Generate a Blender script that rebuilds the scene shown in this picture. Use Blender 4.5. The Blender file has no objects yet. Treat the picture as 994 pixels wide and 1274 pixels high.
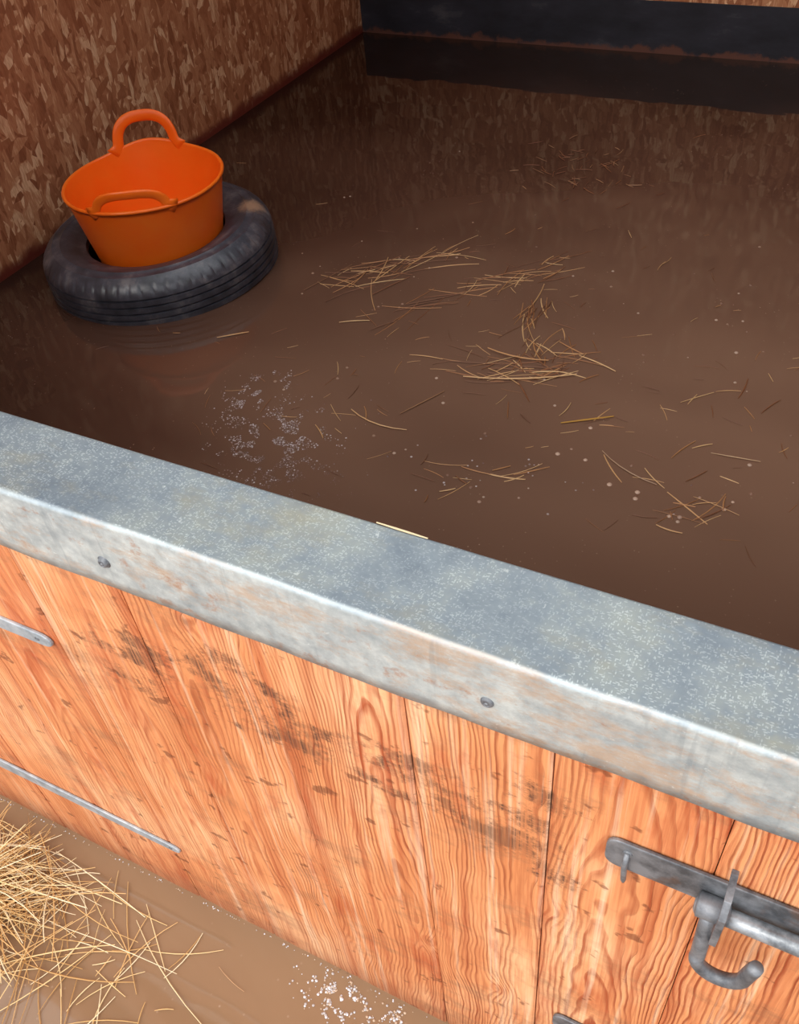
import bpy, bmesh, math, random
from mathutils import Vector, Matrix, noise
random.seed(7)
scene = bpy.context.scene
scene.view_settings.view_transform = 'Standard'
scene.view_settings.look = 'None'
scene.view_settings.exposure = 0.15

# ---------------------------------------------------------------- helpers
def link(o):
    scene.collection.objects.link(o); return o

def mesh_obj(name, verts, faces, mat=None, smooth=False, parent=None, loc=(0,0,0)):
    me = bpy.data.meshes.new(name)
    me.from_pydata([tuple(v) for v in verts], [], faces)
    me.update()
    if smooth:
        for p in me.polygons: p.use_smooth = True
    o = bpy.data.objects.new(name, me)
    o.location = loc
    link(o)
    if mat: me.materials.append(mat)
    if parent: o.parent = parent
    return o

def empty(name, loc=(0,0,0)):
    e = bpy.data.objects.new(name, None); e.location = loc
    e.empty_display_size = 0.05
    return link(e)

def box(name, lo, hi, mat, parent=None, bevel=0.0):
    c = [(lo[i]+hi[i])/2 for i in range(3)]
    h = [(hi[i]-lo[i])/2 for i in range(3)]
    vs = [(sx*h[0], sy*h[1], sz*h[2]) for sx in (-1,1) for sy in (-1,1) for sz in (-1,1)]
    fs = [(0,1,3,2),(4,6,7,5),(0,4,5,1),(2,3,7,6),(0,2,6,4),(1,5,7,3)]
    o = mesh_obj(name, vs, fs, mat, parent=parent, loc=c)
    if bevel > 0:
        m = o.modifiers.new('bevel','BEVEL'); m.width = bevel; m.segments = 3
    return o

def lathe(profile, n, cx=0, cy=0, closed=True, jitter=None):
    vs=[]; fs=[]
    m=len(profile)
    for i in range(n):
        a=2*math.pi*i/n
        for j,(r,z) in enumerate(profile):
            if jitter: r = jitter(i,j,r,z)
            vs.append((cx+r*math.cos(a), cy+r*math.sin(a), z))
    for i in range(n):
        i2=(i+1)%n
        rng = m if closed else m-1
        for j in range(rng):
            j2=(j+1)%m
            fs.append((i*m+j, i2*m+j, i2*m+j2, i*m+j2))
    return vs,fs

def tube(pts, rad, seg=10, flat=None, cap=True):
    vs=[];fs=[]
    n=len(pts); P=[Vector(p) for p in pts]
    up=None
    for i in range(n):
        t=(P[min(i+1,n-1)]-P[max(i-1,0)]).normalized()
        if up is None:
            up = Vector((0,1,0)) if abs(t.y)<0.9 else Vector((1,0,0))
        s=t.cross(up).normalized(); up=s.cross(t).normalized()
        r = rad[i] if isinstance(rad,(list,tuple)) else rad
        for k in range(seg):
            a=2*math.pi*k/seg
            vs.append(P[i]+s*math.cos(a)*r+up*math.sin(a)*r*(flat if flat else 1))
    for i in range(n-1):
        for k in range(seg):
            k2=(k+1)%seg
            fs.append((i*seg+k,i*seg+k2,(i+1)*seg+k2,(i+1)*seg+k))
    if cap:
        fs.append(tuple(range(seg-1,-1,-1)))
        fs.append(tuple((n-1)*seg+k for k in range(seg)))
    return vs,fs

# ---------------------------------------------------------------- node helper
class N:
    def __init__(s,name):
        s.m=bpy.data.materials.new(name); s.m.use_nodes=True
        s.t=s.m.node_tree; s.t.nodes.clear()
        s.out=s.t.nodes.new('ShaderNodeOutputMaterial')
        s.b=s.t.nodes.new('ShaderNodeBsdfPrincipled')
        s.t.links.new(s.b.outputs[0],s.out.inputs[0])
        s.tc=s.t.nodes.new('ShaderNodeTexCoord')
    def L(s,a,b): s.t.links.new(a,b)
    def _in(s,sock,v):
        if v is None: return
        if hasattr(v,'is_output'): s.L(v,sock)
        else:
            if isinstance(v,(int,float)) and sock.type in('RGBA','VECTOR'):
                v=(v,)*(4 if sock.type=='RGBA' else 3)
            if sock.type=='RGBA' and len(v)==3: v=(*v,1)
            sock.default_value=v
    def math(s,op,a,b=None,c=None,clamp=False):
        n=s.t.nodes.new('ShaderNodeMath'); n.operation=op; n.use_clamp=clamp
        s._in(n.inputs[0],a); s._in(n.inputs[1],b); s._in(n.inputs[2],c)
        return n.outputs[0]
    def map(s,vec,scale=(1,1,1),rot=(0,0,0),loc=(0,0,0)):
        n=s.t.nodes.new('ShaderNodeMapping'); s._in(n.inputs['Vector'],vec)
        n.inputs['Scale'].default_value=scale; n.inputs['Rotation'].default_value=rot
        n.inputs['Location'].default_value=loc
        return n.outputs[0]
    def noise(s,vec,scale=5,detail=4,rough=0.55,dist=0):
        n=s.t.nodes.new('ShaderNodeTexNoise'); s._in(n.inputs['Vector'],vec)
        n.inputs['Scale'].default_value=scale; n.inputs['Detail'].default_value=detail
        n.inputs['Roughness'].default_value=rough; n.inputs['Distortion'].default_value=dist
        return n.outputs['Fac'],n.outputs['Color']
    def voro(s,vec,scale=5,feature='F1',rand=1.0):
        n=s.t.nodes.new('ShaderNodeTexVoronoi'); n.feature=feature
        s._in(n.inputs['Vector'],vec); n.inputs['Scale'].default_value=scale
        n.inputs['Randomness'].default_value=rand
        return n.outputs['Distance'], (n.outputs['Color'] if 'Color' in n.outputs else None)
    def ramp(s,fac,stops,interp='LINEAR'):
        n=s.t.nodes.new('ShaderNodeValToRGB'); s._in(n.inputs[0],fac)
        cr=n.color_ramp; cr.interpolation=interp
        while len(cr.elements)<len(stops): cr.elements.new(0.5)
        for e,(p,c) in zip(cr.elements,stops):
            e.position=p
            if isinstance(c,(int,float)): c=(c,c,c)
            e.color=(*c,1) if len(c)==3 else c
        return n.outputs[0]
    def mix(s,fac,a,b,mode='MIX'):
        n=s.t.nodes.new('ShaderNodeMix'); n.data_type='RGBA'; n.blend_type=mode
        s._in(n.inputs[0],fac); s._in(n.inputs[6],a); s._in(n.inputs[7],b)
        return n.outputs[2]
    def sep(s,vec):
        n=s.t.nodes.new('ShaderNodeSeparateXYZ'); s._in(n.inputs[0],vec); return n.outputs
    def comb(s,x,y,z):
        n=s.t.nodes.new('ShaderNodeCombineXYZ')
        for i,v in enumerate((x,y,z)): s._in(n.inputs[i],v)
        return n.outputs[0]
    def bump(s,h,strength=0.5,dist=0.002,normal=None):
        n=s.t.nodes.new('ShaderNodeBump'); s._in(n.inputs['Height'],h)
        n.inputs['Strength'].default_value=strength; n.inputs['Distance'].default_value=dist
        if normal: s.L(normal,n.inputs['Normal'])
        s.L(n.outputs[0],s.b.inputs['Normal']); return n.outputs[0]
    def dist(s,vec,p):
        n=s.t.nodes.new('ShaderNodeVectorMath'); n.operation='DISTANCE'
        s.L(vec,n.inputs[0]); n.inputs[1].default_value=p; return n.outputs['Value']
    def set(s,**k):
        for a,v in k.items(): s._in(s.b.inputs[a.replace('_',' ')],v)
        return s.m

def lin(r,g,b):
    f=lambda c:(c/255/12.92) if c/255<=0.04045 else ((c/255+0.055)/1.055)**2.4
    return (f(r),f(g),f(b))

# ---------------------------------------------------------------- materials
def mat_wood():
    n=N('stained_pine')
    P=n.tc.outputs['Object']
    oi=n.t.nodes.new('ShaderNodeObjectInfo')
    cs=n.sep(oi.outputs['Color'])          # r: seed, g: ring centre, b: tilt
    seed=n.math('MULTIPLY',cs[0],37.0)
    x,y,z=n.sep(P)[0:3]
    Q=n.comb(n.math('ADD',x,seed),seed,z)
    wa,_=n.noise(n.map(Q,(9,9,3.2)),1.0,3,0.5)
    wb,_=n.noise(n.map(Q,(30,30,14)),1.0,2,0.5)
    kv=n.comb(n.math('ADD',n.math('MULTIPLY',x,1.7),seed),seed,n.math('MULTIPLY',z,1.0))
    kd,_=n.voro(kv,5.5)
    kinf=n.math('SUBTRACT',1.0,n.math('MULTIPLY',kd,3.2),clamp=True)
    kinf=n.math('MULTIPLY',kinf,kinf)
    cx=n.math('MULTIPLY',n.math('SUBTRACT',cs[1],0.5),0.11)
    dx=n.math('ADD',n.math('SUBTRACT',x,cx),n.math('MULTIPLY',n.math('SUBTRACT',wa,0.5),0.06))
    dy=n.math('ADD',n.math('MULTIPLY',n.math('ADD',z,0.45),n.math('MULTIPLY',n.math('SUBTRACT',cs[2],0.35),0.16)),0.012)
    r=n.math('SQRT',n.math('ADD',n.math('MULTIPLY',dx,dx),n.math('MULTIPLY',dy,dy)))
    r=n.math('ADD',r,n.math('MULTIPLY',wb,0.006))
    r=n.math('ADD',r,n.math('MULTIPLY',kinf,0.016))
    ring=n.math('FRACT',n.math('MULTIPLY',r,240.0))
    ringv=n.ramp(ring,[(0,0.0),(0.5,0.10),(0.80,1.0),(0.93,0.8),(1,0)])
    rid=n.math('FLOOR',n.math('MULTIPLY',r,240.0))
    wn=n.t.nodes.new('ShaderNodeTexWhiteNoise'); wn.noise_dimensions='1D'; n.L(rid,wn.inputs['W'])
    ringv=n.math('MULTIPLY',ringv,n.math('ADD',0.40,n.math('MULTIPLY',wn.outputs['Value'],0.75)))
    fb,_=n.noise(n.map(Q,(420,420,9)),1.0,3,0.6)
    st,_=n.noise(n.map(Q,(75,75,1.8)),1.0,4,0.65)
    G=n.t.nodes.new('ShaderNodeNewGeometry'); W=G.outputs['Position']; gs=n.sep(W)
    big,_=n.noise(n.map(W,(6,6,3.0)),1.0,4,0.6)
    base=n.ramp(big,[(0.3,lin(202,122,72)),(0.5,lin(226,150,98)),(0.72,lin(246,192,144))])
    dark=n.ramp(big,[(0.3,lin(130,52,22)),(0.7,lin(168,76,38))])
    patch,_=n.noise(n.map(W,(6,6,4),loc=(9,2,4)),1.0,4,0.6)
    f=n.math('MULTIPLY',ringv,n.math('ADD',0.40,n.math('MULTIPLY',fb,1.1)))
    right=n.ramp(n.math('ADD',gs[0],1.0),[(0.45,0.45),(0.90,1.0)])
    f=n.math('MULTIPLY',f,n.math('MULTIPLY',right,n.ramp(patch,[(0.38,0.4),(0.6,1.1)])),clamp=True)
    col=n.mix(f,base,dark)
    col=n.mix(n.math('MULTIPLY',n.ramp(st,[(0.50,0.0),(0.68,1.0)]),0.60),col,lin(168,74,36))
    col=n.mix(n.math('MULTIPLY',n.ramp(st,[(0.30,1.0),(0.44,0.0)]),0.55),col,lin(252,218,182))
    col=n.mix(n.math('MULTIPLY',n.ramp(fb,[(0.5,0.0),(0.75,1.0)]),0.50),col,lin(156,74,38))
    rs,_=n.noise(n.map(Q,(22,22,5)),1.0,5,0.65)
    col=n.mix(n.math('MULTIPLY',n.ramp(rs,[(0.55,0.0),(0.70,1.0)]),0.6),col,lin(174,68,30))
    kc=n.ramp(kd,[(0.03,1.0),(0.065,0.0)])
    col=n.mix(n.math('MULTIPLY',kc,0.8),col,lin(132,50,22))
    kr=n.ramp(kd,[(0.05,0.0),(0.075,0.7),(0.10,0.0)])
    col=n.mix(n.math('MULTIPLY',kr,0.6),col,lin(160,56,22))
    ed=n.ramp(n.math('ABSOLUTE',x),[(0.052,0.0),(0.063,0.45)])
    col=n.mix(n.math('MULTIPLY',ed,n.ramp(big,[(0.4,0.2),(0.6,1.0)])),col,lin(176,78,38))
    # muddy scuffs: irregular, mostly at hoof / rubbing height
    wz,_=n.noise(n.map(W,(5,1,5),loc=(7,0,1)),1.0,2,0.5)
    zz=n.math('ADD',gs[2],n.math('MULTIPLY',n.math('SUBTRACT',wz,0.5),0.16))
    band=n.ramp(n.math('ABSOLUTE',n.math('SUBTRACT',zz,0.622)),[(0.0,1.0),(0.03,0.9),(0.06,0.5),(0.12,0.0)])
    m1,_=n.noise(n.map(W,(15,1,24),loc=(1.3,0,0.4)),1.0,9,0.78)
    xr=n.ramp(n.math('ADD',gs[0],1.0),[(0.34,0.0),(0.48,0.9),(0.92,1.0),(0.98,0.3)])
    mk=n.math('ADD',m1,n.math('MULTIPLY',n.math('SUBTRACT',n.math('MULTIPLY',band,xr),1.0),0.30))
    mm=n.math('MULTIPLY',n.ramp(mk,[(0.44,0.0),(0.53,1.0)]),0.88)
    mm=n.math('MULTIPLY',mm,n.ramp(fb,[(0.38,1.0),(0.62,0.25)]))
    col=n.mix(mm,col,lin(72,48,40))
    gr,_=n.noise(n.map(W,(9,1,16),loc=(2,0,8)),1.0,6,0.75)
    col=n.mix(n.math('MULTIPLY',n.ramp(gr,[(0.52,0.0),(0.68,1.0)]),0.45),col,lin(122,86,62))
    m2,_=n.noise(n.map(W,(34,1,44),loc=(5,0,3)),1.0,3,0.6)
    col=n.mix(n.math('MULTIPLY',n.ramp(m2,[(0.65,0.0),(0.70,1.0)]),0.65),col,lin(104,52,30))
    wet=n.ramp(n.math('ADD',gs[2],n.math('MULTIPLY',big,0.05)),[(0.03,1.0),(0.08,0.35),(0.18,0.0)])
    col=n.mix(n.math('MULTIPLY',wet,0.65),col,lin(140,84,58))
    h=n.math('ADD',n.math('MULTIPLY',ringv,0.8),n.math('MULTIPLY',fb,0.5))
    n.bump(h,0.7,0.0017)
    return n.set(Base_Color=col,Roughness=0.6,Specular_IOR_Level=0.35)

def mat_osb(name='osb_board',axis='x',dark=1.0):
    n=N(name)
    P=n.tc.outputs['Object']
    s=n.sep(P)
    u = s[1] if axis=='x' else s[0]
    P2=n.comb(u,s[2],0.0)
    wn=n.sep(n.noise(P2,12,2)[1])
    P2=n.comb(n.math('ADD',u,n.math('MULTIPLY',wn[0],0.014)),n.math('ADD',s[2],n.math('MULTIPLY',wn[1],0.014)),0.0)
    cols=[];d=[]
    for k,(rot,sc,off) in enumerate([(0.30,(42,12,1),(0,0,0)),(-0.45,(46,13,1),(3.3,1.2,0)),(1.2,(46,17,1),(7.1,4.4,0)),(0.05,(60,17,1),(2.1,9.4,0))]):
        m=n.map(P2,(1,1,1),(0,0,rot),off); m=n.map(m,sc)
        dd,cc=n.voro(m,1.0)
        cols.append(n.sep(cc)); d.append(dd)
    gn,_=n.noise(P2,18,2,0.5)
    ga=n.ramp(gn,[(0.47,0.0),(0.53,1.0)])
    gb=n.ramp(cols[3][2],[(0.62,0.0),(0.66,1.0)])
    gc=n.ramp(cols[2][1],[(0.75,0.0),(0.78,1.0)])
    v=n.mix(ga,cols[0][0],cols[1][0]); v=n.mix(gc,v,cols[2][0]); v=n.mix(gb,v,cols[3][0])
    fine,_=n.noise(n.map(P2,(200,30,1),(0,0,0.1)),1.0,4,0.65)
    vv=n.math('ADD',n.math('MULTIPLY',v,0.50),n.math('MULTIPLY',fine,0.50))
    q=dark
    sc=lambda c:tuple(a*q for a in lin(*c))
    col=n.ramp(vv,[(0.20,sc((132,76,48))),(0.44,sc((168,108,74))),(0.62,sc((190,132,94))),(0.80,sc((236,196,156)))])
    big,_=n.noise(P2,2.2,3,0.6)
    col=n.mix(n.math('MULTIPLY',n.ramp(big,[(0.4,0.0),(0.7,1.0)]),0.25),col,sc((158,84,50)),'MIX')
    g=n.t.nodes.new('ShaderNodeNewGeometry'); gz=n.sep(g.outputs['Position'])[2]
    nz,_=n.noise(P2,14,4,0.6)
    wet=n.ramp(n.math('SUBTRACT',gz,n.math('MULTIPLY',n.math('SUBTRACT',nz,0.4),0.06)),[(0.006,1.0),(0.02,0.8),(0.04,0.0)])
    col=n.mix(wet,col,sc((104,40,28)))
    n.bump(n.math('ADD',vv,n.math('MULTIPLY',d[0],0.3)),0.5,0.0015)
    return n.set(Base_Color=col,Roughness=0.62,Specular_IOR_Level=0.3)

def mat_galv():
    n=N('galvanised_steel')
    P=n.tc.outputs['Object']; g=n.t.nodes.new('ShaderNodeNewGeometry')
    nrm=n.sep(g.outputs['Normal'])
    a,_=n.noise(P,7,6,0.7); b,_=n.noise(P,60,4,0.65)
    fl_d,fl_c=n.voro(n.map(P,(340,900,500),(0,0,0.5)),1.0)
    fl2_d,fl2_c=n.voro(n.map(P,(900,380,500),(0,0,0.2)),1.0)
    fr=n.sep(fl_c)[0]; fr2=n.sep(fl2_c)[1]
    col=n.ramp(a,[(0.33,lin(98,110,122)),(0.5,lin(128,138,144)),(0.66,lin(154,160,154))])
    fl=n.math('MULTIPLY',n.ramp(fl_d,[(0.30,1.0),(0.55,0.0)]),n.ramp(fr,[(0.68,0.0),(0.76,1.0)]))
    fl2=n.math('MULTIPLY',n.ramp(fl2_d,[(0.30,1.0),(0.55,0.0)]),n.ramp(fr2,[(0.72,0.0),(0.80,1.0)]))
    fl=n.math('MAXIMUM',fl,fl2)
    fn,_=n.noise(P,14,3,0.6)
    fl=n.math('MULTIPLY',fl,n.ramp(fn,[(0.38,0.35),(0.6,1.0)]))
    col=n.mix(n.math('MULTIPLY',fl,0.50),col,lin(206,214,214))
    gr,_=n.noise(n.map(P,(6,12,6),loc=(4,1,0)),1.0,6,0.7)
    col=n.mix(n.math('MULTIPLY',n.ramp(gr,[(0.50,0.0),(0.66,1.0)]),0.45),col,lin(156,146,112))
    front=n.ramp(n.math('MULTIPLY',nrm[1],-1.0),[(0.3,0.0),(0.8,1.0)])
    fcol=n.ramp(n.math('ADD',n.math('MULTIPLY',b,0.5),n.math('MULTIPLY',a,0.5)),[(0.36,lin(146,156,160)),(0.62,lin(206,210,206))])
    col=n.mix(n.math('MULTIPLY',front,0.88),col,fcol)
    st,_=n.noise(n.map(P,(8,8,22),loc=(0.6,0,0)),1.0,8,0.82)
    st=n.ramp(st,[(0.47,0.0),(0.59,1.0)])
    st=n.math('MULTIPLY',st,n.math('MULTIPLY',front,0.58))
    col=n.mix(st,col,lin(190,150,112))
    rs,_=n.noise(n.map(P,(40,40,50),loc=(1,5,2)),1.0,5,0.7)
    rs=n.math('MULTIPLY',n.ramp(rs,[(0.59,0.0),(0.67,1.0)]),n.math('MULTIPLY',front,0.5))
    col=n.mix(rs,col,lin(172,116,76))
    dr,_=n.noise(n.map(P,(70,20,5)),1.0,3,0.6)
    dr=n.math('MULTIPLY',n.ramp(dr,[(0.62,0.0),(0.68,1.0)]),n.math('MULTIPLY',front,0.25))
    col=n.mix(dr,col,lin(120,130,136))
    ox,_=n.noise(n.map(P,(120,120,120),loc=(3,3,3)),1.0,4,0.7)
    col=n.mix(n.math('MULTIPLY',n.ramp(ox,[(0.64,0.0),(0.70,1.0)]),0.4),col,lin(222,226,222))
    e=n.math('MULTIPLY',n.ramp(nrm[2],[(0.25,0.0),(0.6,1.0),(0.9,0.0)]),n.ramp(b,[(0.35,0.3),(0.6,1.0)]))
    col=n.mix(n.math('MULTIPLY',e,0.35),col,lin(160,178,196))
    n.bump(n.math('ADD',n.math('MULTIPLY',b,0.5),n.math('MULTIPLY',fl,0.4)),0.3,0.0008)
    return n.set(Base_Color=col,Roughness=n.ramp(b,[(0.3,0.34),(0.7,0.55)]),Metallic=0.3,Specular_IOR_Level=0.5)

def mat_iron(name,c1,c2,met=0.6,rough=0.42):
    n=N(name); P=n.tc.outputs['Object']
    a,_=n.noise(P,40,5,0.65); b,_=n.noise(P,160,3,0.6)
    col=n.ramp(a,[(0.35,c1),(0.62,c2)])
    r,_=n.noise(P,24,4,0.6)
    col=n.mix(n.ramp(r,[(0.60,0.0),(0.70,0.6)]),col,lin(112,78,56))
    n.bump(b,0.4,0.0008)
    return n.set(Base_Color=col,Roughness=rough,Metallic=met)

def mat_water(name,c_dark,c_mid,c_light,rough,painted_light=None,ior=1.5):
    n=N(name); P=n.tc.outputs['Object']
    a,_=n.noise(n.map(P,(1,1.6,1),(0,0,0.5)),1.2,2,0.45,0.3)
    a=n.math('ADD',0.36,n.math('MULTIPLY',a,0.28))
    if painted_light:  # light painted into the water colour: brighter round a centre, darker further out
        d=n.dist(P,painted_light[0])
        a=n.math('ADD',a,n.ramp(n.math('DIVIDE',d,painted_light[1]),[(0.0,0.20),(0.35,0.10),(0.65,0.0)]))
        a=n.math('SUBTRACT',a,n.ramp(n.math('DIVIDE',d,painted_light[1]),[(0.5,0.0),(1.0,0.20)]))
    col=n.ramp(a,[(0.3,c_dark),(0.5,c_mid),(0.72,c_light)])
    sd,sc=n.voro(P,110)
    fr=n.sep(sc)[0]; m,_=n.noise(P,3.2,3,0.6)
    sp=n.math('MULTIPLY',n.ramp(sd,[(0.10,1.0),(0.22,0.0)]),n.ramp(fr,[(0.88,0.0),(0.90,1.0)]))
    sp=n.math('MULTIPLY',sp,n.ramp(m,[(0.45,0.0),(0.62,0.6)]))
    col=n.mix(sp,col,lin(168,142,120))
    rip,_=n.noise(n.map(P,(1,1.5,1),(0,0,0.6)),5.0,1,0.4,0.2)
    n.bump(n.math('ADD',rip,n.math('MULTIPLY',n.noise(P,30,1,0.4)[0],0.06)),0.5,0.0025)
    return n.set(Base_Color=col,Roughness=n.math('ADD',rough,n.math('MULTIPLY',sp,0.4)),IOR=ior,Specular_IOR_Level=0.5)

def mat_rubber():
    n=N('tyre_rubber'); P=n.tc.outputs['Object']
    a,_=n.noise(P,14,6,0.7); b,_=n.noise(P,90,3,0.6)
    col=n.ramp(a,[(0.35,lin(42,44,50)),(0.52,lin(64,66,76)),(0.68,lin(110,106,108))])
    mud=n.ramp(n.math('ADD',n.dist(P,(0.225,0.180,0.13)),n.math('MULTIPLY',b,0.05)),[(0.045,0.85),(0.075,0.0)])
    col=n.mix(mud,col,lin(176,140,112))
    n.bump(b,0.3,0.001)
    return n.set(Base_Color=col,Roughness=0.36,Specular_IOR_Level=0.7)

def mat_plastic():
    n=N('orange_plastic'); P=n.tc.outputs['Object']
    a,_=n.noise(P,10,4,0.6)
    col=n.ramp(a,[(0.3,(1.0,0.145,0.005)),(0.7,(1.0,0.19,0.012))])
    n.bump(a,0.15,0.001)
    return n.set(Base_Color=col,Roughness=0.34)

def mat_black(name='black_kickboard'):
    n=N(name); P=n.tc.outputs['Object']
    a,_=n.noise(n.map(P,(4,4,10)),1.0,5,0.65)
    col=n.ramp(a,[(0.35,lin(24,23,30)),(0.6,lin(42,41,50)),(0.8,lin(84,80,82))])
    g=n.t.nodes.new('ShaderNodeNewGeometry'); gz=n.sep(g.outputs['Position'])[2]
    nz,_=n.noise(P,14,4,0.7)
    w=n.ramp(n.math('SUBTRACT',gz,n.math('MULTIPLY',n.math('SUBTRACT',nz,0.42),0.10)),[(0.0,1.0),(0.014,0.0)])
    col=n.mix(n.math('MULTIPLY',w,0.8),col,lin(104,62,46))
    return n.set(Base_Color=col,Roughness=0.55)

def mat_attr(name,rough=0.6):
    n=N(name)
    v=n.t.nodes.new('ShaderNodeVertexColor'); v.layer_name='Col'
    return n.set(Base_Color=v.outputs[0],Roughness=rough,Specular_IOR_Level=0.4)

def mat_simple(name,c,rough=0.7,sc=6):
    n=N(name); a,_=n.noise(n.tc.outputs['Object'],sc,5,0.6)
    col=n.ramp(a,[(0.3,tuple(q*0.75 for q in c)),(0.7,c)])
    return n.set(Base_Color=col,Roughness=rough)

XL=-2.24; XR=1.35; YB=3.905; YF=0.3218; H=2.35
DX0=-1.06; DX1=0.21
WOOD=mat_wood(); OSBX=mat_osb('osb_board_side','x'); OSBY=mat_osb('osb_board_back','y')
GALV=mat_galv()
IRON=mat_iron('weathered_bolt_steel',lin(78,80,84),lin(138,140,144),0.45,0.46)
STEEL=mat_iron('worn_rod_steel',lin(104,108,112),lin(182,186,190),0.5,0.36)
STRAP=mat_iron('zinc_strap',lin(140,150,158),lin(186,192,196),0.3)
RUB=mat_rubber(); ORANGE=mat_plastic(); BLACK=mat_black()
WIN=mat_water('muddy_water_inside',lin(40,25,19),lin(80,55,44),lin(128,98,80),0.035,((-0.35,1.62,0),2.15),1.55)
WOUT=mat_water('muddy_water_outside',lin(124,96,72),lin(138,109,82),lin(150,122,95),0.04,None,1.5)
STRAWM=mat_attr('dry_straw',0.55)
BUBM=mat_attr('foam',0.25)
CONC=mat_simple('concrete',lin(110,100,92),0.9)
TIMB=mat_simple('roof_boards',lin(110,76,56),0.8)
CREAM=mat_simple('frame_timber',lin(200,120,72),0.7)

# ---------------------------------------------------------------- room shell
box('floor',(XL-0.1,-2.5,-0.42),(XR+1.4,YB+0.12,-0.30),CONC)
box('wall_left',(XL-0.05,YF,-0.30),(XL,YB+0.05,H),OSBX)
box('wall_right',(XR,YF,-0.30),(XR+0.05,YB+0.05,H),OSBX)
box('wall_back',(XL,YB,0.19),(XR,YB+0.05,H),OSBY)
box('baseboard_back',(XL,YB-0.004,-0.30),(XR,YB+0.05,0.19),BLACK)
wf=empty('wall_front')
WX0,WX1,WZ0,WZ1=-2.10,-1.25,0.95,2.05      # added off-camera window opening beside the door, lets in fill light
box('front_left_lower',(XL-0.05,YF,-0.30),(DX0-0.09,YF+0.07,WZ0),OSBY,wf)
box('front_left_upper',(XL-0.05,YF,WZ1),(DX0-0.09,YF+0.07,H),OSBY,wf)
box('front_left_side_a',(XL-0.05,YF,WZ0),(WX0,YF+0.07,WZ1),OSBY,wf)
box('front_left_side_b',(WX1,YF,WZ0),(DX0-0.09,YF+0.07,WZ1),OSBY,wf)
box('front_right_panel',(DX1+0.09,YF,-0.30),(XR+0.05,YF+0.07,H),OSBY,wf)
box('lintel_panel',(DX0-0.09,YF,2.15),(DX1+0.09,YF+0.07,H),OSBY,wf)
box('door_post_a',(DX0-0.09,YF,-0.30),(DX0-0.006,YF+0.09,2.15),CREAM,wf,0.003)
box('door_post_b',(DX1+0.006,YF,-0.30),(DX1+0.09,YF+0.09,2.15),CREAM,wf,0.003)
added_win=empty('added_window_1')  # added window, out of view, to brighten the interior
for nm,lo,hi in [('added_frame_bottom',(WX0,YF+0.01,WZ0),(WX1,YF+0.06,WZ0+0.04)),('added_frame_top',(WX0,YF+0.01,WZ1-0.04),(WX1,YF+0.06,WZ1)),
                 ('added_frame_left',(WX0,YF+0.01,WZ0+0.04),(WX0+0.04,YF+0.06,WZ1-0.04)),('added_frame_right',(WX1-0.04,YF+0.01,WZ0+0.04),(WX1,YF+0.06,WZ1-0.04))]:
    box(nm,lo,hi,CREAM,added_win,0.003)
for k in range(1,6):
    bx=WX0+(WX1-WX0)*k/6
    box('added_window_bar_%d'%k,(bx-0.006,YF+0.03,WZ0+0.04),(bx+0.006,YF+0.042,WZ1-0.04),IRON,added_win)
cl=empty('ceiling')
LX0,LX1,LY0,LY1=-2.0,1.2,1.0,2.65  # added open roof light, out of view, lets sky brighten the stall
box('ceiling_front',(XL-0.05,YF,H),(XR+0.05,LY0,H+0.05),TIMB,cl)
box('ceiling_rear',(XL-0.05,LY1,H),(XR+0.05,YB+0.05,H+0.05),TIMB,cl)
box('ceiling_left',(XL-0.05,LY0,H),(LX0,LY1,H+0.05),TIMB,cl)
box('ceiling_right',(LX1,LY0,H),(XR+0.05,LY1,H+0.05),TIMB,cl)
for k in range(1,4):
    xx=LX0+(LX1-LX0)*k/4
    box('added_rooflight_bar_%d'%k,(xx-0.015,LY0,H),(xx+0.015,LY1,H+0.04),TIMB,cl)

def sheet(name,x0,x1,y0,y1,mat):
    return mesh_obj(name,[(x0,y0,0),(x1,y0,0),(x1,y1,0),(x0,y1,0)],[(0,1,2,3)],mat)
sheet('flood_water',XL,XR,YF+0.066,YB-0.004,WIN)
sheet('flood_water.001',XL-0.1,XR+1.4,-2.5,YF+0.003,WOUT)

# ---------------------------------------------------------------- half door
door=empty('stable_half_door',(0,0,0))
ztop=0.825; zbot=-0.27
joints=[DX0,-0.985,-0.860,-0.732,-0.603,-0.473,-0.340,-0.207,-0.091,0.029,0.145,DX1]
for i in range(len(joints)-1):
    a,b=joints[i],joints[i+1]
    w=b-a; g=0.0003 if b!=-0.091 and a!=-0.091 else 0.0005
    hw=w/2-g
    nz=60
    gv=0.0013
    prof=[(-hw,gv),(-hw+0.002,0.0),(-hw*0.33,-0.0004),(hw*0.33,-0.0004),(hw-0.002,0.0),(hw,gv),(hw,0.022),(-hw,0.022)]
    vs=[];fs=[]
    zc=(ztop+zbot)/2
    for k in range(nz+1):
        z=zbot+(ztop-zbot)*k/nz
        for (px,py) in prof:
            wob=noise.noise(Vector((i*5.1,z*6,0)))*0.0004
            vs.append((px+(wob if abs(px)>hw*0.9 else 0),py+noise.noise(Vector((i*3+px*8,z*4,1)))*0.0008,z-zc))
    m=len(prof)
    for k in range(nz):
        for j in range(m):
            j2=(j+1)%m
            fs.append((k*m+j,k*m+j2,(k+1)*m+j2,(k+1)*m+j))
    fs.append(tuple(range(m-1,-1,-1))); fs.append(tuple(nz*m+j for j in range(m)))
    o=mesh_obj('plank_%d'%(i+1),vs,fs,WOOD,parent=door,loc=((a+b)/2,YF,zc))
    rr=random.Random(i*13+5)
    o.color=(rr.random(),rr.random(),rr.random(),1)
box('rail_top',(DX0,YF+0.022,0.70),(DX1,YF+0.064,0.822),CREAM,door)
box('rail_bottom',(DX0,YF+0.022,-0.20),(DX1,YF+0.064,-0.08),CREAM,door)
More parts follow.
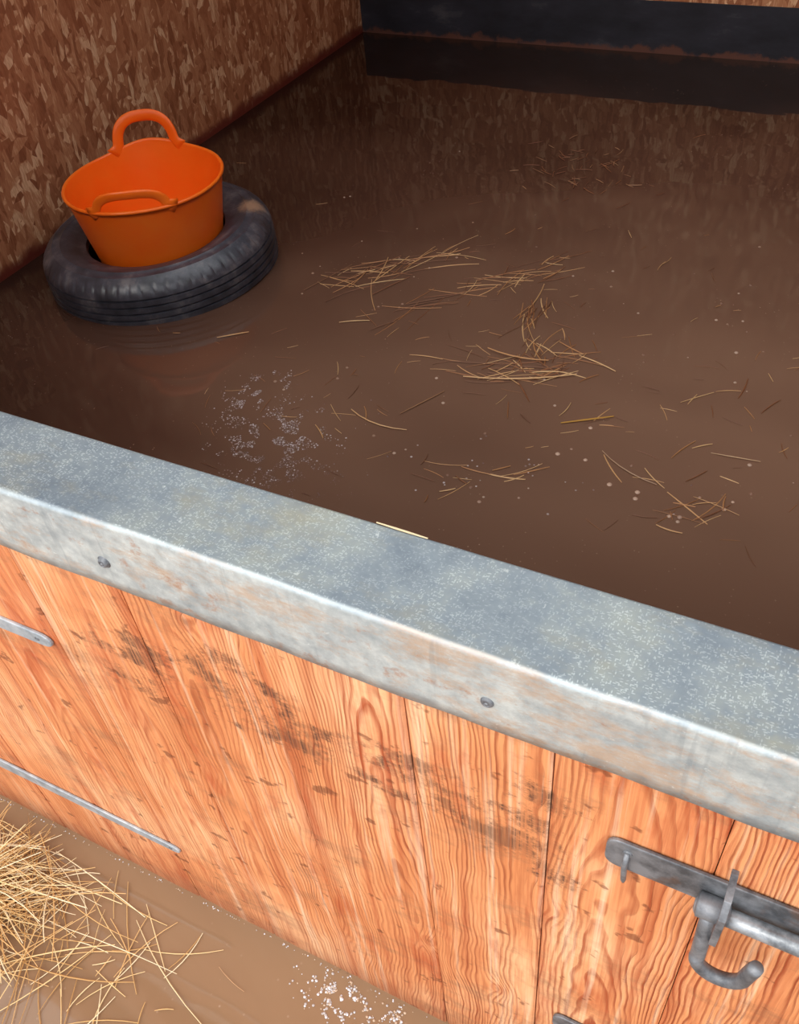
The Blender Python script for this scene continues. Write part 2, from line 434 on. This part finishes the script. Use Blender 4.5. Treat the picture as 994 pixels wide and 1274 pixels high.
box('backing_panel',(DX0,YF+0.0222,-0.25),(DX1,YF+0.032,0.70),mat_simple('dark_backing',lin(150,80,50),0.8),door)

def capping():
    yf=YF-0.0035; yb=0.3985; zt=0.8325; zb=0.749; zbb=0.775
    r=0.0055
    pr=[]
    pr.append((yf+0.0005,zb))
    for k in range(1,6): pr.append((yf,zb+(zt-r-zb)*k/6))
    for k in range(0,7):
        a=math.pi/2*k/6
        pr.append((yf+r-r*math.cos(a),zt-r+r*math.sin(a)))
    for k in range(1,8): pr.append((yf+r+(yb-0.003-yf-r)*k/8,zt))
    for k in range(0,5):
        a=math.pi/2*k/4
        pr.append((yb-0.003+0.003*math.sin(a),zt-0.003+0.003*math.cos(a)))
    for k in range(1,5): pr.append((yb,zt-0.003-(zt-0.003-zbb)*k/4))
    nx=260; vs=[];fs=[];m=len(pr)
    for i in range(nx+1):
        x=DX0+(DX1-DX0)*i/nx
        for (y,z) in pr:
            d=noise.noise(Vector((x*5,z*14,y*14)))
            d2=noise.noise(Vector((x*22,z*8,y*8+4)))
            fy=(y-yf)/(yb-yf); nearf=max(0,1-fy*5)
            dy=(d*0.0014+d2*0.0005)*nearf
            if z<zb+0.02 and fy<0.05: dy-=abs(d)*0.0012
            dz=(d*0.0009+d2*0.0005)*(0.3+0.7*nearf) if z>zb+0.03 else d2*0.0010
            dz-=0.0012*math.sin(math.pi*min(1,max(0,fy))) if z>zt-0.002 else 0
            vs.append((x,y+dy,z+dz))
    for i in range(nx):
        for j in range(m-1):
            fs.append((i*m+j,(i+1)*m+j,(i+1)*m+j+1,i*m+j+1))
    o=mesh_obj('metal_capping',vs,fs,GALV,smooth=True,parent=door)
    s=o.modifiers.new('thick','SOLIDIFY'); s.thickness=0.0012; s.offset=-1
    return o
capping()

def screw(name,x,z,y,r,parent,mat):
    pr=[(0.0003,-r*0.45),(r*0.25,-r*0.44),(r*0.3,-r*0.25),(r*0.45,-r*0.25),(r*0.5,-r*0.42),(r*0.8,-r*0.28),(r*0.95,-r*0.1),(r,0.001),(r*1.25,0.0012),(r*1.3,0.003)]
    vs,fs=lathe(pr,24,closed=False)
    vs=[(v[0],v[2],v[1]) for v in vs]
    return mesh_obj(name,vs,fs,mat,smooth=True,parent=parent,loc=(x,y,z))
for k,x in enumerate([-0.965,-0.804,-0.471,-0.138]):
    screw('cap_screw_%d'%(k+1),x,0.782,YF-0.0046,0.0050,door,IRON)
screw('cap_screw_5',0.175,0.782,YF-0.0046,0.0050,door,IRON)

def strap(name,z,xe,w0,w1):
    t=0.004
    xs=DX0-0.03
    pts=[(xs,-w0/2)]
    pts+= [(xe-w1,-w1/2)]
    for k in range(1,8):
        a=-math.pi/2+math.pi*k/8
        pts.append((xe-w1+w1*0.8*math.cos(a),w1/2*math.sin(a)))
    pts+= [(xe-w1,w1/2),(xs,w0/2)]
    n_=len(pts)
    vs=[(p[0],-t,p[1]) for p in pts]+[(p[0],0.0,p[1]) for p in pts]
    fs=[tuple(range(n_)),tuple(range(2*n_-1,n_-1,-1))]+[(i,i+n_,(i+1)%n_+n_,(i+1)%n_) for i in range(n_)]
    o=mesh_obj(name,vs,fs,STRAP,parent=door,loc=(0,YF-0.0005,z))
    b=o.modifiers.new('b','BEVEL'); b.width=0.0012; b.segments=2
    screw(name+'_screw',xe-w1*1.2,z,YF-0.004,0.0035,door,IRON)
strap('hinge_strap_upper',0.604,-0.605,0.032,0.019)
strap('hinge_strap_lower',0.166,-0.582,0.032,0.015)

# ---------------------------------------------------------------- bolt
bolt=empty('hook_bolt',(0,0,0))
def plate(name,x0,x1,z0,z1,y,t,parent,r=0.012):
    pts=[]
    for (cx,cz,a0) in [(x1-r,z1-r,0),(x0+r,z1-r,90),(x0+r,z0+r,180),(x1-r,z0+r,270)]:
        for k in range(6):
            a=math.radians(a0+90*k/5); pts.append((cx+r*math.cos(a),cz+r*math.sin(a)))
    n_=len(pts)
    vs=[(p[0],y-t,p[1]) for p in pts]+[(p[0],y,p[1]) for p in pts]
    fs=[tuple(range(n_)),tuple(range(2*n_-1,n_-1,-1))]+[(i,(i+1)%n_,(i+1)%n_+n_,i+n_) for i in range(n_)]
    o=mesh_obj(name,vs,fs,IRON,parent=parent)
    bm=bmesh.new(); bm.from_mesh(o.data); bmesh.ops.recalc_face_normals(bm,faces=bm.faces); bm.to_mesh(o.data); bm.free()
    b=o.modifiers.new('b','BEVEL'); b.width=0.001; b.segments=2
    return o
plate('back_plate',-0.046,0.19,0.627,0.665,YF-0.001,0.0035,bolt,0.010)
def tobj(name,pts,rad,mat,parent,seg=16,flat=None):
    vs,fs=tube(pts,rad,seg,flat)
    return mesh_obj(name,vs,fs,mat,smooth=True,parent=parent)
RY=YF-0.013
tobj('sliding_rod',[(0.022,RY,0.637),(0.024,RY,0.637),(0.10,RY,0.637),(0.20,RY,0.637),(0.28,RY,0.637)],[0.004,0.0068,0.0068,0.0068,0.0068],STEEL,bolt,20)
tobj('rod_collar',[(0.023,RY,0.640),(0.0245,RY,0.640),(0.044,RY,0.640),(0.046,RY,0.640)],[0.006,0.0092,0.0092,0.006],IRON,bolt,20)
hp=[]
hy=YF-0.024
for k in range(6): hp.append((0.033+0.001*k*0.4,RY-0.002-0.010*min(1,k/3),0.640-0.011*k))
cx,cz,rr=0.0520,0.584,0.0175
for k in range(0,13):
    a=math.radians(180+(180*k/12))
    hp.append((cx+rr*math.cos(a),hy-0.002,cz+rr*math.sin(a)*1.15))
hp+= [(cx+rr*1.05,hy-0.002,cz+0.008),(cx+rr*1.14,hy-0.002,cz+0.018),(cx+rr*1.2,hy-0.002,cz+0.024)]
tobj('hook_handle',hp,[0.0056]*(len(hp)-1)+[0.0050],IRON,bolt,18)
def staple(name,x,w=0.012,z0=0.608,z1=0.682):
    t=0.0035
    pts=[(x,YF,z1),(x,RY-0.006,z1-0.004),(x,RY-0.014,0.664),(x,RY-0.015,0.640),(x,RY-0.014,0.622),(x,RY-0.006,z0+0.006),(x,YF,z0+0.002)]
    vs=[];fs=[]
    for p in pts:
        for dx in(-w/2,w/2):
            for dy in (0,t): vs.append((p[0]+dx,p[1]-dy,p[2]))
    for i in range(len(pts)-1):
        b=i*4;c=b+4
        fs+= [(b,b+2,c+2,c),(b+1,c+1,c+3,b+3),(b,c,c+1,b+1),(b+2,b+3,c+3,c+2)]
    fs+=[(0,1,3,2),(len(vs)-4,len(vs)-2,len(vs)-1,len(vs)-3)]
    o=mesh_obj(name,vs,fs,IRON,parent=bolt)
    m=o.modifiers.new('b','BEVEL'); m.width=0.001; m.segments=2
staple('keeper_staple',0.0405,0.005)
staple('keeper_staple_far',0.155,0.014)
screw('plate_screw',-0.030,0.652,YF-0.0045,0.004,bolt,IRON)
tobj('pivot_pin',[(-0.030,YF-0.006,0.655),(-0.030,YF-0.009,0.640),(-0.029,YF-0.008,0.618),(-0.029,YF-0.004,0.605)],[0.002,0.0024,0.0022,0.001],IRON,bolt,8)
kick=empty('kick_bolt'); plate('kick_plate',-0.070,0.055,0.205,0.243,YF-0.001,0.004,kick,0.012)
tobj('kick_rod',[(-0.05,YF-0.012,0.22),(-0.02,YF-0.012,0.22),(0.05,YF-0.012,0.22)],0.006,IRON,kick)

# ---------------------------------------------------------------- tyre
TX,TY=-1.815,1.847
def tyre():
    zc=0.026
    half=[(0.203,0.060),(0.200,0.070),(0.204,0.080),(0.214,0.084),(0.224,0.0875),(0.228,0.0900),(0.246,0.0965),(0.268,0.1000),(0.271,0.1025),(0.276,0.1000),(0.292,0.0965),(0.296,0.0985),(0.309,0.0910),(0.320,0.0820),(0.329,0.0710),(0.3345,0.0600)]
    tread=[(0.3358,0.0530),(0.3300,0.0520),(0.3300,0.0485),(0.3365,0.0475),(0.3377,0.0330),(0.3310,0.0320),(0.3310,0.0285),(0.3378,0.0275),(0.3382,0.0130),(0.3320,0.0120),(0.3320,0.0080),(0.3382,0.0070),(0.3382,0.0000)]
    full=[(r,zc+z) for r,z in half+tread]
    low=[(r,zc-z) for r,z in reversed(half+tread[:-1])]
    inner=[(0.210,zc-0.058),(0.250,zc-0.078),(0.300,zc-0.068),(0.318,zc-0.03),(0.320,zc),(0.318,zc+0.03),(0.300,zc+0.068),(0.250,zc+0.078),(0.210,zc+0.058)]
    prof=full+low+inner
    ns=360
    def jit(i,j,r,z):
        if 0.317<r<0.3346 and abs(z-zc)>0.058 and j<len(full)+len(low):
            if i%6==0: r-=0.003
        return r
    vs,fs=lathe(prof,ns,jitter=jit)
    o=mesh_obj('car_tyre',vs,fs,RUB,smooth=True,loc=(TX,TY,0))
    o.rotation_euler=(math.radians(1.0),math.radians(-1.0),0)
    e=o.modifiers.new('es','EDGE_SPLIT'); e.split_angle=math.radians(42)
    return o
tyre()

# ---------------------------------------------------------------- tub
tub=empty('orange_rubber_tub',(TX+0.004,TY+0.001,0))
def tub_r(z): return 0.170+z*0.192
ax=math.atan2(0.866,-0.5)
def bumpf(d,w):
    d=(d+math.pi)%(2*math.pi)-math.pi
    return math.exp(-(d/w)**2)
def rimz(th):
    return 0.262+0.020*bumpf(th-ax-0.06,0.42)+0.004*bumpf(th-ax-math.pi,0.5)
def tub_body():
    nth=144; ns=16
    vs=[];fs=[]
    for i in range(nth):
        th=2*math.pi*i/nth
        top=rimz(th)
        col=[]
        z0=0.004
        for k in range(ns+1):
            z=z0+(top-z0)*k/ns
            r=tub_r(z)
            if k==0: r-=0.006
            col.append((r,z))
        r=tub_r(top)
        col+=[(r+0.004,top-0.004),(r+0.006,top+0.001),(r+0.004,top+0.005),(r,top+0.006),(r-0.004,top+0.003)]
        for k in range(ns+1):
            z=top-(top-z0-0.005)*k/ns
            col.append((tub_r(z)-0.0045,z))
        for rr_ in (0.12,0.06,0.002): col.append((rr_,z0+0.005))
        m=len(col)
        for (r,z) in col: vs.append((r*math.cos(th),r*math.sin(th),z))
    for i in range(nth):
        i2=(i+1)%nth
        for j in range(m-1): fs.append((i*m+j,i2*m+j,i2*m+j+1,i*m+j+1))
    fs.append(tuple(i*m for i in range(nth-1,-1,-1)))
    o=mesh_obj('tub_body',vs,fs,ORANGE,smooth=True,parent=tub)
    bm=bmesh.new(); bm.from_mesh(o.data); bmesh.ops.recalc_face_normals(bm,faces=bm.faces); bm.to_mesh(o.data); bm.free()
tub_body()
def handle(name,az,lean,hgt,hw,W,base=0.0):
    vs=[];fs=[]
    n_=48
    sec=14
    T=0.0055
    path=[]
    for k in range(n_+1):
        ang=math.pi*(k/n_)
        c=math.cos(ang); s=math.sin(ang)
        uu=-math.copysign(abs(c)**0.72,c)
        hh=abs(s)**0.80
        uu*= 1.0+0.22*max(0,1-hh*3)**2
        path.append((uu*hw*0.82,hh*hgt))
    def S(u,h):
        th=az+u; r=tub_r(0.262)+(0.10*h if lean>=0 else 0)+lean*h
        return Vector((r*math.cos(th),r*math.sin(th),0.262+h+base))
    for k in range(n_+1):
        u,h=path[k]
        a=path[max(k-1,0)];b=path[min(k+1,n_)]
        P=S(u,h-0.002)
        t=(S(*b)-S(*a)).normalized()
        nr=Vector((math.cos(az+u),math.sin(az+u),-0.15)).normalized()
        s_=t.cross(nr).normalized()
        flare=1.0+0.6*max(0,1-h/0.02)**1.5
        for q in range(sec):
            an=2*math.pi*q/sec
            vs.append(P+s_*math.cos(an)*W*flare+nr*math.sin(an)*T)
    for k in range(n_):
        for q in range(sec):
            q2=(q+1)%sec
            fs.append((k*sec+q,k*sec+q2,(k+1)*sec+q2,(k+1)*sec+q))
    fs.append(tuple(range(sec-1,-1,-1)));fs.append(tuple(n_*sec+q for q in range(sec)))
    mesh_obj(name,vs,fs,ORANGE,smooth=True,parent=tub)
handle('handle_back',ax+0.07,0.0,0.092,0.46,0.0160)
handle('handle_front',ax+math.pi+0.0,-0.10,0.052,0.54,0.0125)

# ---------------------------------------------------------------- straw
class Straws:
    def __init__(s): s.v=[];s.f=[];s.c=[]
    def add(s,x,y,z,ang,length,w=0.0022,rise=0.0,bend=0.0,col=None,seg=5,pitch=0.0):
        b=len(s.v)
        if col is None:
            col=random.choice([(196,160,104),(214,182,128),(170,128,78),(150,104,64),(226,200,150),(184,140,84)])
        c=lin(*col)
        for k in range(seg+1):
            t=k/seg-0.5
            a=ang+bend*t
            px=x+math.cos(a)*length*t; py=y+math.sin(a)*length*t
            pz=z+math.sin(pitch)*length*t+rise*(1-4*t*t)*length
            nx,ny=-math.sin(a),math.cos(a)
            ww=w*(1-0.5*abs(t)*1.6)
            s.v+=[(px+nx*ww/2,py+ny*ww/2,pz),(px,py,pz+ww*0.45),(px-nx*ww/2,py-ny*ww/2,pz),(px,py,pz-ww*0.3)]
            s.c+=[c]*4
        for k in range(seg):
            for q in range(4):
                q2=(q+1)%4
                s.f.append((b+k*4+q,b+k*4+q2,b+(k+1)*4+q2,b+(k+1)*4+q))
        s.f.append((b,b+1,b+2,b+3)); e=b+seg*4; s.f.append((e+3,e+2,e+1,e))
    def stem(s,x0,y0,x1,y1,w,col):
        s.add((x0+x1)/2,(y0+y1)/2,0.003,math.atan2(y1-y0,x1-x0),math.hypot(x1-x0,y1-y0),w,0,0.15,col=col)
    def build(s,name,mat,ymax=None):
        if ymax is not None: s.v=[(v[0],min(v[1],ymax),v[2]) for v in s.v]
        o=mesh_obj(name,s.v,s.f,mat)
        ca=o.data.color_attributes.new('Col','FLOAT_COLOR','POINT')
        for i,c in enumerate(s.c): ca.data[i].color=(*c,1)
        return o
def cluster(S,x,y,rx,ry,rot,n,ang,spread,l0,l1,w=0.0035,cols=None):
    for _ in range(n):
        u=random.gauss(0,0.5);v=random.gauss(0,0.5)
        dx=u*rx;dy=v*ry
        px=x+dx*math.cos(rot)-dy*math.sin(rot);py=y+dx*math.sin(rot)+dy*math.cos(rot)
        S.add(px,py,0.0006+random.random()*0.0022,ang+random.gauss(0,spread),random.uniform(l0,l1),w*random.uniform(0.5,1.2),0,random.uniform(-0.25,0.25),col=random.choice(cols) if cols else None)
R=math.radians
fs_=Straws()
warm=[(176,126,82),(196,152,104),(150,100,62),(132,84,54),(206,168,120),(116,76,52)]
cluster(fs_,-1.122,2.042,0.30,0.07,R(52),44,R(50),0.45,0.04,0.17,cols=warm)
cluster(fs_,-1.22,1.99,0.16,0.05,R(40),14,R(30),0.35,0.05,0.16,cols=warm)
cluster(fs_,-0.996,1.884,0.20,0.05,R(50),16,R(45),0.45,0.05,0.20,cols=warm)
cluster(fs_,-0.804,2.101,0.16,0.07,R(45),34,R(40),0.5,0.05,0.14,cols=warm)
cluster(fs_,-0.686,1.908,0.16,0.04,R(95),24,R(95),0.35,0.04,0.13,cols=warm)
cluster(fs_,-0.620,1.708,0.18,0.08,R(20),56,R(15),0.5,0.03,0.14,0.004,cols=warm)
cluster(fs_,-0.60,1.80,0.08,0.08,0,18,R(110),0.6,0.03,0.10,cols=warm)
cluster(fs_,-0.850,1.407,0.14,0.10,R(10),3,R(0),0.7,0.05,0.10,cols=warm)
cluster(fs_,-0.543,1.334,0.22,0.04,R(30),14,R(30),0.5,0.03,0.10,cols=warm)
cluster(fs_,-0.115,1.374,0.10,0.05,R(20),12,R(25),0.6,0.04,0.12,cols=warm)
cluster(fs_,-0.425,1.568,0.10,0.05,R(25),6,R(30),0.4,0.03,0.08,cols=warm)
cluster(fs_,-0.278,1.438,0.14,0.06,R(0),4,R(-15),0.4,0.04,0.10,cols=warm)
cluster(fs_,-0.13,1.53,0.14,0.10,R(0),4,R(20),0.6,0.04,0.09,cols=warm)
cluster(fs_,-0.18,1.737,0.10,0.16,R(0),8,R(70),0.7,0.03,0.09,cols=warm)
cluster(fs_,-0.865,2.834,0.22,0.22,R(40),60,R(80),0.9,0.02,0.06,0.003,cols=[(120,72,48),(140,90,60),(160,118,84)])
cluster(fs_,-0.6,1.75,1.0,0.8,R(30),130,R(35),0.8,0.015,0.06,0.0022,cols=warm+[(110,72,52)])
cluster(fs_,-1.05,1.5,0.4,0.35,R(30),26,R(35),0.8,0.02,0.06,0.002,cols=warm)
fs_.add(-1.397,1.587,0.003,R(38),0.085,0.005,col=(186,140,92))
fs_.add(-1.30,1.93,0.003,R(70),0.18,0.003,col=(120,80,52))
fs_.add(-0.87,1.39,0.003,R(-8),0.16,0.004,0,0.4,col=(206,166,118))
fs_.add(-0.80,1.50,0.003,R(62),0.13,0.003,col=(150,108,72))
fs_.add(-0.425,1.572,0.003,R(32),0.12,0.006,col=(176,130,50))
fs_.add(-0.30,1.44,0.003,R(-25),0.15,0.003,0,0.3,col=(170,140,112))
fs_.add(-0.10,1.56,0.003,R(5),0.10,0.003,col=(180,148,112))
fs_.add(-0.62,1.66,0.006,R(22),0.27,0.005,0,0.2,col=(212,170,120))
fs_.add(-0.66,1.74,0.007,R(0),0.16,0.005,0,0.3,col=(190,140,90))
fs_.build('floating_straw',STRAWM)

os_=Straws()
pale=[(226,196,140),(238,214,164),(208,168,108),(240,224,186),(190,146,88),(222,180,120)]
for k in range(420):
    r=abs(random.gauss(0,0.080)); th=random.random()*2*math.pi
    x=-0.90+r*math.cos(th)*1.1; y=0.180+r*math.sin(th)*0.9
    hgt=0.055*math.exp(-(r/0.09)**2)
    a=th+random.gauss(0,0.9)
    L_=random.uniform(0.05,0.24)
    if y>0.29: y=0.29-random.random()*0.05
    if y+abs(math.sin(a))*L_/2>0.312: a=random.gauss(0,0.25); y=min(y,0.285)
    os_.add(x,y,0.004+hgt*random.random(),a,L_,random.uniform(0.0010,0.0022),0.05*random.random(),random.uniform(-0.35,0.35),col=random.choice(pale),pitch=random.gauss(0,0.14) if hgt>0.02 else 0,seg=6)
for k in range(80):
    x=-0.95+random.random()**1.5*0.40; y=0.10+random.random()*0.15
    a=random.choice([R(-50),R(-20),R(-75),R(20),R(70)])+random.gauss(0,0.3)
    os_.add(x,y,0.003,a,random.uniform(0.04,0.20)*(1.0 if x<-0.75 else 0.6),0.0015,0.0,random.uniform(-0.3,0.3),col=random.choice(pale))
os_.stem(-0.669,0.248,-0.50,0.175,0.0018,(226,204,160))
os_.stem(-0.718,0.290,-0.607,0.170,0.0018,(200,162,108))
os_.stem(-0.75,0.27,-0.62,0.262,0.0018,(214,180,124))
os_.stem(-0.74,0.30,-0.70,0.24,0.0014,(214,180,124))
os_.stem(-0.52,0.25,-0.47,0.238,0.0010,(190,150,110))
os_.build('straw_pile',STRAWM,0.314)

cs_=Straws()
cs_.add(-0.237,0.3975,0.8330,R(-1),0.042,0.0022,col=(206,184,144))
cs_.build('straw_stem',STRAWM)

# ---------------------------------------------------------------- foam bubbles
class Bub:
    def __init__(s): s.v=[];s.f=[];s.c=[]
    def add(s,x,y,r,c):
        b=len(s.v); n=8
        s.v.append((x,y,r*0.55+0.0004)); s.c.append(c)
        for k,(rr,zz) in enumerate([(0.6,0.42),(1.0,0.0)]):
            for q in range(n):
                a=2*math.pi*q/n; s.v.append((x+r*rr*math.cos(a),y+r*rr*math.sin(a),r*zz+0.0004)); s.c.append(c)
        for q in range(n):
            q2=(q+1)%n
            s.f.append((b,b+1+q,b+1+q2)); s.f.append((b+1+q,b+1+n+q,b+1+n+q2,b+1+q2))
    def build(s,name,mat):
        o=mesh_obj(name,s.v,s.f,mat,smooth=True)
        ca=o.data.color_attributes.new('Col','FLOAT_COLOR','POINT')
        for i,c in enumerate(s.c): ca.data[i].color=(*lin(*c),1)
B=Bub()
def foam(x,y,rx,ry,n,r0,r1,cols,thr=0.0,sc=18):
    k=0;tries=0
    while k<n and tries<n*30:
        tries+=1
        px=x+random.gauss(0,0.5)*rx;py=y+random.gauss(0,0.5)*ry
        if (px-TX)**2+(py-TY)**2<0.36**2: continue
        if noise.noise(Vector((px*sc,py*sc,3.3)))<thr: continue
        B.add(px,py,random.uniform(r0,r1),random.choice(cols)); k+=1
fc=[(162,144,138),(134,112,104),(190,178,178),(116,92,84)]
foam(-1.19,1.39,0.06,0.09,520,0.0006,0.0022,fc,0.12,36)
foam(-1.06,1.26,0.14,0.13,1400,0.0006,0.0022,fc,0.12,30)
foam(-0.98,1.16,0.14,0.08,350,0.0006,0.002,[(134,112,104),(120,96,88)],0.05,30)
foam(-0.55,1.35,0.35,0.10,30,0.0015,0.003,fc)
foam(-0.6,1.85,0.9,0.8,110,0.0015,0.005,[(150,118,98),(176,150,132),(130,96,78)])
foam(-0.25,1.4,0.3,0.2,14,0.003,0.006,[(190,160,140),(160,130,112)])
B.build('foam_bubbles',BUBM)
B=Bub()
wc=[(214,212,216),(180,172,168),(190,164,138)]
foam(-0.345,0.288,0.06,0.028,300,0.0005,0.0020,wc,0.05,90)
foam(-0.26,0.300,0.05,0.012,90,0.0005,0.0020,wc,0.0,80)
for k in range(110):
    x=random.uniform(-1.0,-0.2); B.add(x,0.3175-abs(random.gauss(0,0.0015)),random.uniform(0.0005,0.0012),random.choice(wc))
B.v=[v if v[1]<0.3195 else (v[0],0.3195,v[2]) for v in B.v]
B.build('foam_bubbles.001',BUBM)

# ---------------------------------------------------------------- light
w=bpy.data.worlds.new('overcast'); scene.world=w; w.use_nodes=True
nt=w.node_tree; nt.nodes.clear()
bg=nt.nodes.new('ShaderNodeBackground'); wo=nt.nodes.new('ShaderNodeOutputWorld')
tc=nt.nodes.new('ShaderNodeTexCoord'); sp=nt.nodes.new('ShaderNodeSeparateXYZ'); cr=nt.nodes.new('ShaderNodeValToRGB')
nt.links.new(tc.outputs['Generated'],sp.inputs[0]); nt.links.new(sp.outputs[2],cr.inputs[0]); nt.links.new(cr.outputs[0],bg.inputs[0]); nt.links.new(bg.outputs[0],wo.inputs[0])
cr.color_ramp.elements[0].position=0.0; cr.color_ramp.elements[0].color=(0.80,0.82,0.86,1)
cr.color_ramp.elements[1].position=0.7; cr.color_ramp.elements[1].color=(0.94,0.97,1.0,1)
bg.inputs[1].default_value=1.8
sun=bpy.data.lights.new('sun','SUN'); sun.energy=1.4; sun.angle=R(35); sun.color=(1.0,0.95,0.88)
so=bpy.data.objects.new('sun',sun); link(so)
so.rotation_euler=Vector((0.25,0.75,-0.75)).to_track_quat('-Z','Y').to_euler()

# ---------------------------------------------------------------- camera
cam=bpy.data.cameras.new('camera'); co=bpy.data.objects.new('camera',cam); link(co)
cam.sensor_fit='VERTICAL'; cam.sensor_height=36; cam.lens=36*1127/1274; cam.clip_start=0.02
Xr=Vector((2733,-794,1127)).normalized(); Yr=Vector((810,1189,-1127)).normalized()
Zr=Xr.cross(Yr).normalized(); Yr=Zr.cross(Xr)
M=Matrix((Xr,Yr,Zr)).to_4x4(); M.translation=Vector((0,0,1.3))
co.matrix_world=M
scene.camera=co
